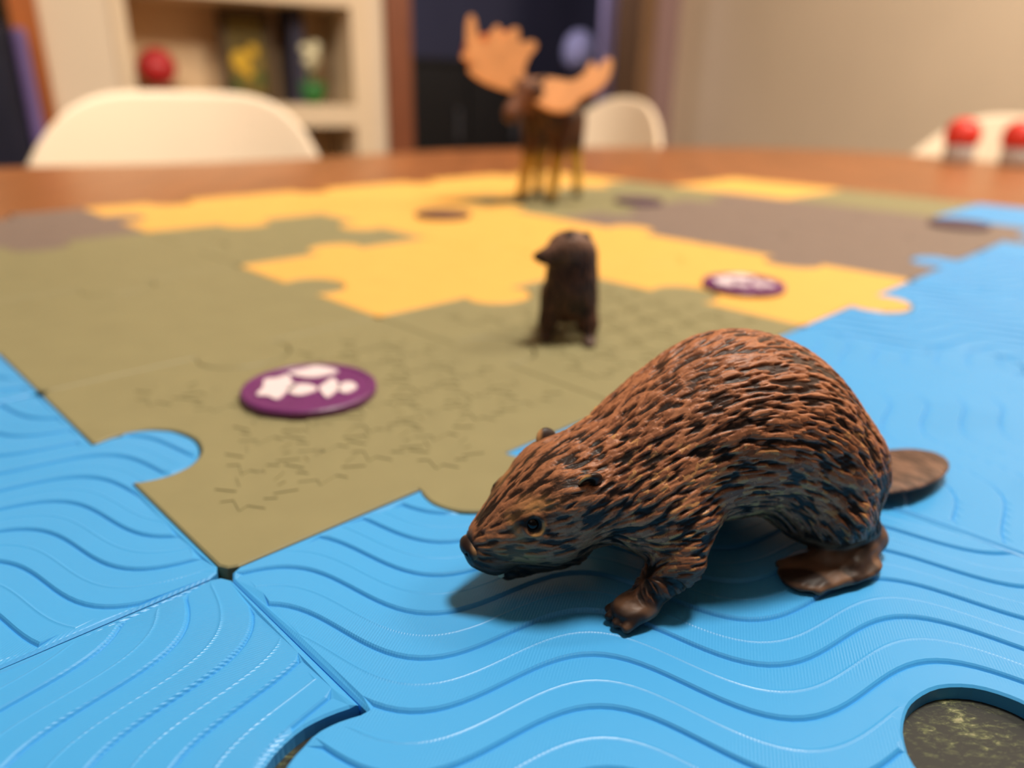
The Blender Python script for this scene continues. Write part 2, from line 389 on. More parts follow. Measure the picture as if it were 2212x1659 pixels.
def plastic(name, col, rough, ang, period, strength):
    m = mat(name, col, rough, .4); nt = m.node_tree; b = nt.nodes['Principled BSDF']
    tc = nt.nodes.new('ShaderNodeTexCoord'); mp = nt.nodes.new('ShaderNodeMapping'); mp.inputs['Rotation'].default_value = (0, 0, ang)
    wv = nt.nodes.new('ShaderNodeTexWave'); wv.wave_type = 'BANDS'; wv.bands_direction = 'X'; wv.wave_profile = 'SIN'
    wv.inputs['Scale'].default_value = 2*PI/(period*20)*1.0; wv.inputs['Distortion'].default_value = .6; wv.inputs['Detail'].default_value = 2
    wv.inputs['Detail Scale'].default_value = 2
    ns = nt.nodes.new('ShaderNodeTexNoise'); ns.inputs['Scale'].default_value = 28
    rp = nt.nodes.new('ShaderNodeValToRGB'); rp.color_ramp.elements[0].position = .42; rp.color_ramp.elements[1].position = .62
    mu = nt.nodes.new('ShaderNodeMath'); mu.operation = 'MULTIPLY'
    bp = nt.nodes.new('ShaderNodeBump'); bp.inputs['Strength'].default_value = strength; bp.inputs['Distance'].default_value = .00012
    L = nt.links.new
    L(tc.outputs['Object'], mp.inputs[0]); L(mp.outputs[0], wv.inputs['Vector']); L(tc.outputs['Object'], ns.inputs['Vector'])
    L(ns.outputs['Fac'], rp.inputs[0]); L(wv.outputs['Fac'], mu.inputs[0]); L(rp.outputs[0], mu.inputs[1]); L(mu.outputs[0], bp.inputs['Height'])
    # slight blotches of the print
    n2 = nt.nodes.new('ShaderNodeTexNoise'); n2.inputs['Scale'].default_value = 500; n2.inputs['Detail'].default_value = 2
    b2 = nt.nodes.new('ShaderNodeBump'); b2.inputs['Strength'].default_value = .25; b2.inputs['Distance'].default_value = .00008
    L(tc.outputs['Object'], n2.inputs['Vector']); L(n2.outputs['Fac'], b2.inputs['Height']); L(bp.outputs[0], b2.inputs['Normal']); L(b2.outputs[0], b.inputs['Normal'])
    return m
BLUE = (74, 172, 240)
mats = {'blue': plastic('blue_plastic', BLUE, .36, math.radians(60), .0006, .5), 'blue2': plastic('blue_plastic_turned', BLUE, .33, math.radians(106), .00062, .6),
        'green': mat('olive_green_plastic', (148, 140, 102), .5, .35, noise=(60, .04), bump=(400, .15, .0001)),
        'yellow': mat('yellow_plastic', (246, 188, 96), .5, .35, noise=(60, .03), bump=(400, .15, .0001)),
        'stone': mat('taupe_plastic', (134, 116, 106), .5, .35, noise=(60, .04), bump=(400, .15, .0001))}
LBL = {
 (-1, 0): 'blue rippled puzzle tile with its round knob reaching into the olive tile', (-1, -1): 'blue puzzle tile at the front left with hooked ripples and combed print lines',
 (0, -1): 'blue rippled puzzle tile that the large beaver figurine stands on', (1, -1): 'blue rippled puzzle tile behind and right of the large beaver, under its tail tip',
 (2, -1): 'blue rippled puzzle tile touching the front point of the yellow area', (3, -1): 'blue puzzle tile bordering the taupe area at the right',
 (4, -1): 'farthest blue puzzle tile along the right border of the puzzle', (5, -1): 'blue puzzle tile at the far right corner of the puzzle, mostly out of frame',
 (-1, 1): 'blue puzzle tile at the left border, beyond the knobbed blue tile', (-1, 2): 'taupe puzzle tile at the far left border of the puzzle',
 (0, 0): 'olive puzzle tile with embossed leaves under the nearest purple token', (0, 1): 'olive puzzle tile left of the nearest yellow tile', (0, 2): 'olive puzzle tile at the left, in front of the taupe corner tile',
 (0, 3): 'taupe puzzle tile in the far left corner beside the bare wood', (1, 0): 'olive puzzle tile that the small upright beaver figurine stands on',
 (1, 1): 'yellow puzzle tile left of the small upright beaver, olive on two sides', (1, 2): 'olive puzzle tile enclosed by yellow tiles at the left middle', (1, 3): 'leftmost far yellow puzzle tile, in front of the white chair',
 (2, 0): 'yellow puzzle tile with two points reaching into the blue, right of the purple token', (2, 1): 'yellow puzzle tile directly behind the small upright beaver', (2, 2): 'yellow puzzle tile in front of the brown token', (2, 3): 'yellow puzzle tile left of the brown token',
 (3, 0): 'taupe puzzle tile whose lower edge meets yellow and blue', (3, 1): 'taupe puzzle tile in front of the far dark token', (3, 2): 'olive puzzle tile under the moose hooves', (3, 3): 'yellow puzzle tile behind and left of the moose',
 (4, 0): 'taupe puzzle tile in front of the far right token', (4, 1): 'taupe puzzle tile behind the first taupe pair, right middle', (4, 2): 'olive puzzle tile behind the far dark token', (4, 3): 'yellow puzzle tile right behind the moose legs',
 (5, 0): 'blue puzzle tile in the far right corner under a dark token', (5, 1): 'olive puzzle tile between the far yellow and far blue tiles', (5, 2): 'farthest right yellow puzzle tile at the rear border'}
TOBJ = {}
for (i, j), c in TILES.items():
    org = Cc+Bv*S*i+Av*S*j-(Av*.62 if i == 5 else 0)
    near = (i, j) in ((0, -1), (-1, -1), (-1, 0))
    slack = {'E': .13} if (i, j) == (-1, -1) else ({'S': -.12} if (i, j) == (0, -1) else {})
    out = outline(i, j, .0018, slack)
    if c == 'blue':
        rot = 1 if (i, j) in ((-1, -1), (1, -1)) else (2 if (i, j) in ((4, -1), (5, 0)) else 0)
        if near or (i, j) in ((1, -1), (2, -1)): pts, edg = ripple_pts(rot, .022 if near else .035, near)
        else: pts, edg = ripple_pts(rot, .06, False)
        me = tile_mesh('puzzle_tile', out, mats['blue2' if rot == 1 and i == -1 else 'blue'], pts, lambda u, v, rot=rot: ripple_h(u, v, rot), edg)
    else:
        me = tile_mesh('puzzle_tile', out, mats[c])
    o = link('puzzle_tile', me); o.location = W(org[0], org[1], 0); o.rotation_euler = (0, 0, TROT)
    tag(o, LBL[(i, j)], 'puzzle tile'); TOBJ[(i, j)] = o
# embossed leaves
LF = [(0, -.5), (.05, -.22), (.30, -.34), (.26, -.20), (.50, -.06), (.38, .0), (.44, .22), (.22, .14), (.20, .30), (.10, .22), (0, .5), (-.10, .22), (-.20, .30), (-.22, .14), (-.44, .22), (-.38, 0), (-.50, -.06), (-.26, -.20), (-.30, -.34), (-.05, -.22)]
def leaf_mesh(sz, h):
    bm = bmesh.new(); n = len(LF); lo = [bm.verts.new((x*sz*U, y*sz*U, -.0006)) for x, y in LF]; hi = [bm.verts.new((x*sz*U*.93, y*sz*U*.93, h*U)) for x, y in LF]
    bm.faces.new(hi)
    for k in range(n): bm.faces.new((lo[k], lo[(k+1) % n], hi[(k+1) % n], hi[k]))
    me = bpy.data.meshes.new('leaf'); bm.to_mesh(me); bm.free(); me.materials.append(mats['green']); return me
lfm = leaf_mesh(.25, .0030)
for key in ((0, 0), (1, 0)):
    poly = outline(*key, .0045)
    cnt = 0
    for r_ in range(-2, 10):
        for c_ in range(-2, 9):
            x = .12+c_*.205+(.1025 if r_ % 2 else 0); y = .12+r_*.165
            if not inside(np.array([[x+.14*math.cos(q*PI/6), y+.14*math.sin(q*PI/6)] for q in range(12)]), poly).all(): continue
            o = link('leaf', lfm, TOBJ[key]); o.location = (x*U, y*U, 0); o.rotation_euler = (0, 0, PI/4+(PI if (r_+c_) % 2 else 0)+rnd.uniform(-.12, .12))
            o.scale = (rnd.uniform(.92, 1.06),)*2+(1,); cnt += 1
# printed mat under the front of the puzzle
m_mat = bpy.data.materials.new('grass_print'); m_mat.use_nodes = True
nt = m_mat.node_tree; b = nt.nodes['Principled BSDF']; b.inputs['Roughness'].default_value = .6
tc = nt.nodes.new('ShaderNodeTexCoord'); mp = nt.nodes.new('ShaderNodeMapping'); mp.inputs['Rotation'].default_value = (0, 0, .9); mp.inputs['Scale'].default_value = (1, 2.2, 1)
n1 = nt.nodes.new('ShaderNodeTexNoise'); n1.inputs['Scale'].default_value = 420; n1.inputs['Detail'].default_value = 6; n1.inputs['Roughness'].default_value = .75
n1.inputs['Distortion'].default_value = .6
n2 = nt.nodes.new('ShaderNodeTexNoise'); n2.inputs['Scale'].default_value = 90
mx = nt.nodes.new('ShaderNodeMath'); mx.operation = 'MULTIPLY_ADD'; mx.inputs[1].default_value = .55; 
r1 = nt.nodes.new('ShaderNodeValToRGB'); e = r1.color_ramp.elements
e[0].position = .76; e[0].color = (.006, .008, .005, 1); e[1].position = .98; e[1].color = (.36, .34, .18, 1)
q = e.new(.83); q.color = (.03, .035, .015, 1); q = e.new(.91); q.color = (.10, .12, .04, 1)
L = nt.links.new; L(tc.outputs['Object'], mp.inputs[0]); L(mp.outputs[0], n1.inputs['Vector']); L(tc.outputs['Object'], n2.inputs['Vector'])
L(n2.outputs['Fac'], mx.inputs[0]); L(n1.outputs['Fac'], mx.inputs[2]); L(mx.outputs[0], r1.inputs[0]); L(r1.outputs[0], b.inputs['Base Color'])
bm = prism_bm([(x*U, y*U) for x, y in ((-1.3, -.9), (1.6, -1.2), (2.0, 1.3), (.4, 1.75), (-1.5, 1.7))], ZT-.0039, ZT-.0032-.0002)
# holes are cut by the tiles standing on it
mm = bm_obj('table_mat', bm, m_mat); tag(mm, 'mat with a dark grass print, seen through the round socket at the bottom right', 'mat')

# ============================================================ TOKENS
m_tok = mat('purple_plastic', (112, 40, 108), .38, .5, noise=(90, .08)); m_sym = mat('white_print', (240, 222, 226), .5, .4, noise=(60, .03))
m_tokb = mat('dark_brown_plastic', (120, 84, 66), .5, .4, noise=(90, .08)); m_tokd = mat('dark_purple_plastic', (92, 66, 84), .5, .4, noise=(90, .08))
def blob(cx, cy, rx, ry, sp):
    n = len(sp); return [(cx+rx*q*math.cos(2*PI*k/n), cy+ry*q*math.sin(2*PI*k/n)) for k, q in enumerate(sp)]
SYM = [  # white signs in units of the token radius, x to the right and y away from the camera
 blob(-.47, -.04, .27, .48, (1.05, .8, 1.1, .8, 1.1, .75, 1.1, .8, 1.1, .8)), blob(.0, .56, .36, .25, (1.05, .9, 1.1, .8, 1.1, .9, 1.0, .85)),
 blob(-.09, -.17, .21, .24, (1.1, .9, .9, 1, 1, .9, 1, .9)), blob(.32, -.12, .16, .36, (1, .8, 1.1, .8, 1, .8, 1.1, .8)), blob(.57, -.12, .14, .24, (1.1, .9, .9, .9, 1, .9, 1, .9))]
def token(px, py, rr, m, label, withsym=True, rz=0, zb=0):
    c = G(px, py, .035); t = empty('token', W(c[0], c[1], zb), rz); tag(t, label, 'token')
    h = .032*U; r = rr*U
    bm_obj('disc', lathe_bm([(0, 0), (r*.96, 0), (r, h*.2), (r, h*.8), (r*.965, h), (r*.9, h*1.0), (r*.88, h*.9), (0, h*.9)], 48), m, t)
    if withsym:
        for s_ in SYM:
            sp = [(float(p[0])*r, float(p[1])*r) for p in spline(s_, 3)]
            q = bm_obj('sign', prism_bm(sp, h*.85, h*1.06), m_sym, t)
    return t
token(668, 830, .228, m_tok, 'large purple token with white signs lying on the olive tile', rz=.12)
token(1607, 608, .222, m_tok, 'purple token with white signs lying on the yellow tile', rz=-.1)
token(2073, 479, .23, m_tokd, 'dark purple token on the far right blue tile', False)
token(1380, 430, .23, m_tokd, 'dark purple token right of the moose on the olive tile', False)
token(957, 458, .23, m_tokb, 'brown token left of the moose between yellow tiles', False)

# ============================================================ CHAIRS
m_chair = mat('white_plastic_shell', (248, 226, 196), .4, .4, noise=(3, .02)); m_leg = mat('beech_chair_leg', (190, 150, 104), .5, .3, noise=(10, .15, (1, 1, .1)))
def chair(x, y, rz, top, label, wd=.25, ex=3.2):
    c = empty('dining_chair', (x*U, y*U, 0), rz); tag(c, label, 'chair', 'white shell chairs around the table')
    # shell: seat and back in one curved sheet; local +y looks away from the table
    nu, nv = 28, 30; vs = []; fs = []
    TZ = ZT+top*U
    prof = spline([(-.22, .455), (-.16, .44), (0, .425), (.12, .435), (.19, .50), (.215, .62), (.235, .74), (.25, TZ)], 6, closed=False)
    nv = len(prof)
    for iv, (py_, pz) in enumerate(prof):
        t = iv/(nv-1)
        w = wd*(.82+.18*math.sin(PI*min(1, t*1.4)))
        # rounded top
        for iu in range(nu+1):
            u = -1+2*iu/nu
            x_ = u*w
            back = max(0, (t-.45)/.55)
            zt = pz - back**1.5*(abs(u)**ex)*.125 if t > .45 else pz+abs(u)**3*.03
            y_ = py_ - abs(u)**2.2*(.09*min(1, back*2)) 
            vs.append((x_, y_, zt))
    for iv in range(nv-1):
        for iu in range(nu): a_ = iv*(nu+1)+iu; fs.append((a_, a_+1, a_+nu+2, a_+nu+1))
    o = link('shell', mesh('shell', vs, fs, m_chair, True), c); md = o.modifiers.new('solid', 'SOLIDIFY'); md.thickness = .012; md.offset = 0
    for sx in (-1, 1):
        for sy in (-1, 1):
            bm = bmesh.new(); p0 = Vector((sx*.13, sy*.12, .42)); p1 = Vector((sx*.21, sy*.2+.01, 0)); dr = (p1-p0).normalized(); q = dr.to_track_quat('Z', 'Y').to_matrix()
            r0 = [bm.verts.new(p0+q@Vector((math.cos(k*PI/5)*.014, math.sin(k*PI/5)*.014, 0))) for k in range(10)]
            r1 = [bm.verts.new(Vector((*(p1+q@Vector((math.cos(k*PI/5)*.009, math.sin(k*PI/5)*.009, 0))).xy, 0))) for k in range(10)]
            for k in range(10): bm.faces.new((r0[k], r0[(k+1) % 10], r1[(k+1) % 10], r1[k]))
            bm.faces.new(r0); bm.faces.new(r1[::-1]); bm_obj('leg', bm, m_leg, c, True)
    return c
chair(-5.42, 11.3, .12, .84, 'white plastic shell chair at the left, in front of the shelf', .292, 4.6)
chair(.68, 17.2, -.85, .86, 'white plastic shell chair behind the moose', .225, 2.3)
chair(9.65, 15.3, -.5, .68, 'white plastic shell chair behind the red-capped jars', .25, 2.6)

# ============================================================ JARS
m_glass = mat('clear_glass', (245, 240, 232), .08, .5); m_glass.node_tree.nodes['Principled BSDF'].inputs['Transmission Weight'].default_value = .45
m_cap = mat('red_plastic_cap', (226, 62, 48), .35, .5, noise=(20, .06)); m_salt = mat('pale_jar_filling', (226, 200, 168), .8, .2, noise=(300, .1))
for (px, py), lb in (((2066, 352), 'small clear jar with red dome lid, left of the two'), ((2190, 360), 'small clear jar with red dome lid, right of the two, cut by the frame')):
    c = G(px, py, -.04); t = empty('jar', W(c[0], c[1], -.04), 0); tag(t, lb, 'jar', None)
    r = .024
    bm_obj('glass', lathe_bm([(0, 0), (r*.85, 0), (r, .003), (r, .026), (r*.9, .032), (r*.86, .032), (r*.9, .025), (r*.92, .004), (0, .003)], 32), m_glass, t, True)
    bm_obj('filling', lathe_bm([(0, .0032), (r*.88, .0042), (r*.88, .02), (0, .021)], 24), m_salt, t, True)
    bm_obj('lid', lathe_bm([(0, .031), (r*1.02, .031), (r*1.14, .036), (r*1.17, .046), (r*1.1, .058), (r*.85, .067), (r*.45, .072), (0, .074)], 32), m_cap, t, True)

# ============================================================ FIGURINES (implicit surfaces turned into meshes)
class Field:
    def __init__(s, lo, hi, vox):
        s.lo = np.array(lo, float); s.v = vox; s.n = (np.ceil((np.array(hi)-s.lo)/vox)).astype(int)+1
        s.D = np.full(s.n, 9.0)
        s.ax = [s.lo[k]+np.arange(s.n[k])*vox for k in range(3)]
    def sub(s, lo, hi, pad):
        sl = []
        for k in range(3):
            a = int(max(0, math.floor((lo[k]-pad-s.lo[k])/s.v))); b = int(min(s.n[k], math.ceil((hi[k]+pad-s.lo[k])/s.v)+1)); sl.append(slice(a, max(b, a+1)))
        X, Y, Z = np.meshgrid(s.ax[0][sl[0]], s.ax[1][sl[1]], s.ax[2][sl[2]], indexing='ij'); return tuple(sl), X, Y, Z
    def mix(s, sl, d, k):
        o = s.D[sl]
        if k > 0: h = np.clip(.5+.5*(o-d)/k, 0, 1); s.D[sl] = o*(1-h)+d*h-k*h*(1-h)
        else: h = np.clip(.5-.5*(o+d)/(-k), 0, 1); s.D[sl] = o*(1-h)-d*h+(-k)*h*(1-h)
    def cap(s, p0, r0, p1, r1, k=.3):
        p0 = np.array(p0, float); p1 = np.array(p1, float); R = max(r0, r1)
        sl, X, Y, Z = s.sub(np.minimum(p0, p1)-R, np.maximum(p0, p1)+R, abs(k)*1.6+.1)
        d = p1-p0; t = np.clip(((X-p0[0])*d[0]+(Y-p0[1])*d[1]+(Z-p0[2])*d[2])/(d@d+1e-12), 0, 1)
        q = np.sqrt((X-p0[0]-t*d[0])**2+(Y-p0[1]-t*d[1])**2+(Z-p0[2]-t*d[2])**2)-(r0+(r1-r0)*t); s.mix(sl, q, k)
    def ell(s, c, r, k=.3, rz=0, ry=0):
        c = np.array(c, float); r = np.array(r, float); R = r.max()
        sl, X, Y, Z = s.sub(c-R, c+R, abs(k)*1.6+.1)
        x, y, z = X-c[0], Y-c[1], Z-c[2]
        x, y = x*math.cos(rz)+y*math.sin(rz), -x*math.sin(rz)+y*math.cos(rz)
        x, z = x*math.cos(ry)-z*math.sin(ry), x*math.sin(ry)+z*math.cos(ry)
        k0 = np.sqrt((x/r[0])**2+(y/r[1])**2+(z/r[2])**2); k1 = np.sqrt((x/r[0]**2)**2+(y/r[1]**2)**2+(z/r[2]**2)**2)+1e-9
        s.mix(sl, k0*(k0-1)/k1, k)
    def loft(s, keys, k=.3):       # keys: x, zc, rz, ry, yc
        K = np.array([list(q)+[0]*(5-len(q)) for q in keys], float); K = K[np.argsort(K[:, 0])]
        fine = np.array(spline([tuple(q) for q in K], 12, closed=False))
        o = np.argsort(fine[:, 0]); fine = fine[o]
        xs = s.ax[0]; zc = np.interp(xs, fine[:, 0], fine[:, 1]); rz = np.interp(xs, fine[:, 0], fine[:, 2]); ry = np.interp(xs, fine[:, 0], fine[:, 3]); yc = np.interp(xs, fine[:, 0], fine[:, 4])
        x0, x1 = K[0, 0], K[-1, 0]; over = np.maximum(np.maximum(x0-xs, xs-x1), 0)
        rz = np.maximum(rz, .02); ry = np.maximum(ry, .02)
        Y = s.ax[1][None, :, None]; Z = s.ax[2][None, None, :]
        a = (Y-yc[:, None, None])/ry[:, None, None]; b_ = (Z-zc[:, None, None])/rz[:, None, None]
        k0 = np.sqrt(a*a+b_*b_); k1 = np.sqrt((a/ry[:, None, None])**2+(b_/rz[:, None, None])**2)+1e-9
        d = k0*(k0-1)/k1; d = np.where(k0 < 1e-4, -np.minimum(ry, rz)[:, None, None], d)
        d = np.sqrt(np.maximum(d, 0)**2+over[:, None, None]**2)+np.minimum(d, 0)*(over[:, None, None] == 0)
        s.mix((slice(None),)*3, d, k)
    def clip_floor(s, z=0):
        s.D = np.maximum(s.D, (z-s.ax[2])[None, None, :])
    def mesh(s):
        D = s.D; n = D.shape; I = D < 0
        c = I[:-1, :-1, :-1].astype(np.int8)
        tot = sum(I[a:n[0]-1+a, b:n[1]-1+b, c_:n[2]-1+c_].astype(np.int8) for a in (0, 1) for b in (0, 1) for c_ in (0, 1))
        act = (tot > 0) & (tot < 8); ids = np.full(act.shape, -1, np.int64); idx = np.argwhere(act); ids[act] = np.arange(len(idx))
        acc = np.zeros((len(idx), 3)); cnt = np.zeros(len(idx))
        cr = [(a, b, c_) for a in (0, 1) for b in (0, 1) for c_ in (0, 1)]
        val = {q: D[idx[:, 0]+q[0], idx[:, 1]+q[1], idx[:, 2]+q[2]] for q in cr}
        for q in cr:
            for ax in range(3):
                if q[ax] == 0:
                    r = list(q); r[ax] = 1; r = tuple(r); a, b = val[q], val[r]; m = (a < 0) != (b < 0)
                    t = np.where(m, a/(a-b+1e-20), 0); P = np.array([q]*len(idx), float); P[:, ax] = t; acc[m] += P[m]; cnt[m] += 1
        V = s.lo+(idx+acc/cnt[:, None])*s.v; Fq = []
        for ax in range(3):
            u, w = (ax+1) % 3, (ax+2) % 3
            sa = [slice(None)]*3; sb = [slice(None)]*3; sa[ax] = slice(0, n[ax]-1); sb[ax] = slice(1, n[ax])
            A = I[tuple(sa)]; B = I[tuple(sb)]; E = np.argwhere(A != B)
            ok = (E[:, u] > 0) & (E[:, w] > 0) & (E[:, u] < n[u]-1) & (E[:, w] < n[w]-1); E = E[ok]
            fl = A[tuple(E.T)]
            def at(du, dw):
                q = E.copy(); q[:, u] += du; q[:, w] += dw; return ids[tuple(q.T)]
            q = np.stack([at(-1, -1), at(0, -1), at(0, 0), at(-1, 0)], 1); q[~fl] = q[~fl][:, ::-1]; Fq.append(q)
        return V, np.concatenate(Fq)
    def yside(s, x, z, sgn=1):     # where the surface is, going outwards in y at (x, z)
        i = int(round((x-s.lo[0])/s.v)); k = int(round((z-s.lo[2])/s.v)); col = s.D[i, :, k]; ys = s.ax[1]
        ins = ys[col < 0]; return (ins.max() if sgn > 0 else ins.min()) if len(ins) else 0
def np_mesh(name, V, Q, m, scale):
    me = bpy.data.meshes.new(name); me.vertices.add(len(V)); me.vertices.foreach_set('co', (V*scale).astype(np.float32).ravel())
    me.loops.add(Q.size); me.loops.foreach_set('vertex_index', Q.astype(np.int32).ravel()); me.polygons.add(len(Q))
    me.polygons.foreach_set('loop_start', np.arange(0, Q.size, Q.shape[1], dtype=np.int32)); me.polygons.foreach_set('use_smooth', np.ones(len(Q), bool))
    me.update(calc_edges=True); me.validate()
    if m: me.materials.append(m)
    return me
def vnormals(V, Q):
    a = V[Q[:, 2]]-V[Q[:, 0]]; b = V[Q[:, 3]]-V[Q[:, 1]]; n = np.cross(a, b); N = np.zeros_like(V)
    for k in range(4): np.add.at(N, Q[:, k], n)
    return N/(np.linalg.norm(N, axis=1)[:, None]+1e-12)
def relax(V, Q, it=2, lam=.5):
    e = np.concatenate([Q[:, [0, 1]], Q[:, [1, 2]], Q[:, [2, 3]], Q[:, [3, 0]]]); e = np.concatenate([e, e[:, ::-1]])
    cnt = np.bincount(e[:, 0], minlength=len(V))[:, None]
    for _ in range(it):
        s_ = np.stack([np.bincount(e[:, 0], V[e[:, 1], k], minlength=len(V)) for k in range(3)], 1); V = V*(1-lam)+lam*s_/np.maximum(cnt, 1)
    return V
def subdivide(V, Q):
    e = np.concatenate([Q[:, [0, 1]], Q[:, [1, 2]], Q[:, [2, 3]], Q[:, [3, 0]]]); es = np.sort(e, 1)
    key = es[:, 0].astype(np.int64)*len(V)+es[:, 1]; uk, inv = np.unique(key, return_inverse=True)
    E = np.stack([uk//len(V), uk % len(V)], 1); M = (V[E[:, 0]]+V[E[:, 1]])/2; Cn = V[Q].mean(1)
    n, m_, k = len(V), len(M), len(Q); inv = inv.reshape(4, k)+n; c = np.arange(k)+n+m_
    Q2 = np.concatenate([np.stack([Q[:, a], inv[a], c, inv[(a+3) % 4]], 1) for a in range(4)])
    return np.concatenate([V, M, Cn]), Q2
def fbm(P, scale, seed):           # cheap smooth pseudo noise from summed sines
    r = np.random.default_rng(seed); out = np.zeros(len(P))
    for _ in range(9):
        d = r.normal(size=3); d /= np.linalg.norm(d); f = scale*r.uniform(.6, 1.7); out += np.sin(P@d*f+r.uniform(0, 6.28))
    return out/9*1.8
def smst(x, a, b): t = np.clip((x-a)/(b-a), 0, 1); return t*t*(3-2*t)
def set_col(me, Cv, name='paint'):
    at = me.color_attributes.new(name, 'FLOAT_COLOR', 'POINT'); at.data.foreach_set('color', np.concatenate([Cv, np.ones((len(Cv), 1))], 1).astype(np.float32).ravel())

# fur: overlapping carved tufts stamped along a flow field
def fur(V, N, flow, bare, length, width, spacing, amp, seed):
    r = np.random.default_rng(seed); n = len(V)
    # thin the seeds to the wanted spacing
    order = r.permutation(n); cell = {}; seeds = []
    L_ = length(V); sp = spacing(V)
    keyv = np.floor(V/.07).astype(int)
    kd = kdtree.KDTree(n)
    want = r.random(n) < np.clip(.0125/(sp**2)*.055, 0, 1)
    seeds = order[want[order]]
    seeds = seeds[bare[seeds] < .6]
    kd = kdtree.KDTree(len(seeds))
    for a, i_ in enumerate(seeds): kd.insert(V[i_], a)
    kd.balance()
    Fd = flow-N*(flow*N).sum(1)[:, None]; Fd /= np.linalg.norm(Fd, axis=1)[:, None]+1e-9
    ang = r.normal(0, .16, len(seeds))+fbm(V[seeds], 2.2, seed+5)*.30; bend = r.normal(0, .25, len(seeds))
    sN = N[seeds]; sF = Fd[seeds]; sB = np.cross(sN, sF); sF2 = sF*np.cos(ang)[:, None]+sB*np.sin(ang)[:, None]; sB2 = np.cross(sN, sF2)
    sL = L_[seeds]*r.uniform(.7, 1.35, len(seeds)); sW = width(V[seeds])*r.uniform(.7, 1.3, len(seeds)); sH = r.uniform(.45, 1.0, len(seeds)); sP = V[seeds]
    H = np.zeros(n); best = np.full(n, -1)
    KN_ = 22
    idx = np.zeros((n, KN_), np.int32)
    for i_ in range(n):
        if bare[i_] < .98:
            idx[i_] = [q[1] for q in kd.find_n(V[i_], KN_)]
    for k in range(KN_):
        a = idx[:, k]; d = V-sP[a]; u = (d*sF2[a]).sum(1)/sL[a]; v = (d*sB2[a]).sum(1)/sW[a]
        v = v-bend[a]*(u**2)*2*(1)
        w = np.clip(1-(np.maximum(u, 0))**2.2, 0, 1)*np.clip(1-(np.maximum(-u, 0)/.9)**2, 0, 1)
        prof = np.clip(1-(v/np.maximum(w, .05))**2, 0, 1)**.7
        hh = sH[a]*prof*(.55+.45*np.clip(u+.5, 0, 1.3))*((u > -.9) & (u < 1))*(w > .02)
        up = hh > H; H[up] = hh[up]; best[up] = a[up]
    return H*(1-bare), best, len(seeds)

def streaks(V, N, flow, wid, iters, seed):
    """wavy ridges running along the flow: noise smeared along it, vertex by vertex"""
    r = np.random.default_rng(seed); n = len(V); kd = kdtree.KDTree(n)
    for i_ in range(n): kd.insert(V[i_], i_)
    kd.balance(); K_ = 28; idx = np.array([[q[1] for q in kd.find_n(v, K_)] for v in V], np.int32)
    Fd = flow-N*(flow*N).sum(1)[:, None]; Fd /= np.linalg.norm(Fd, axis=1)[:, None]+1e-9; B = np.cross(N, Fd)
    w = np.empty((n, K_), np.float32)
    for k in range(K_):
        d = V[idx[:, k]]-V; w[:, k] = np.exp(-((d*B).sum(1)/wid)**2)*(.25+np.abs((d*Fd).sum(1))*14)
    w /= w.sum(1)[:, None]; h = r.normal(size=n).astype(np.float32); acc = np.zeros(n)
    for it in range(iters):
        h = (h[idx]*w).sum(1)
        if it == 2: h0 = h.copy()
    h = h/h.std(); h0 = h0/h0.std()
    return np.tanh(h*1.0+h0*.25)
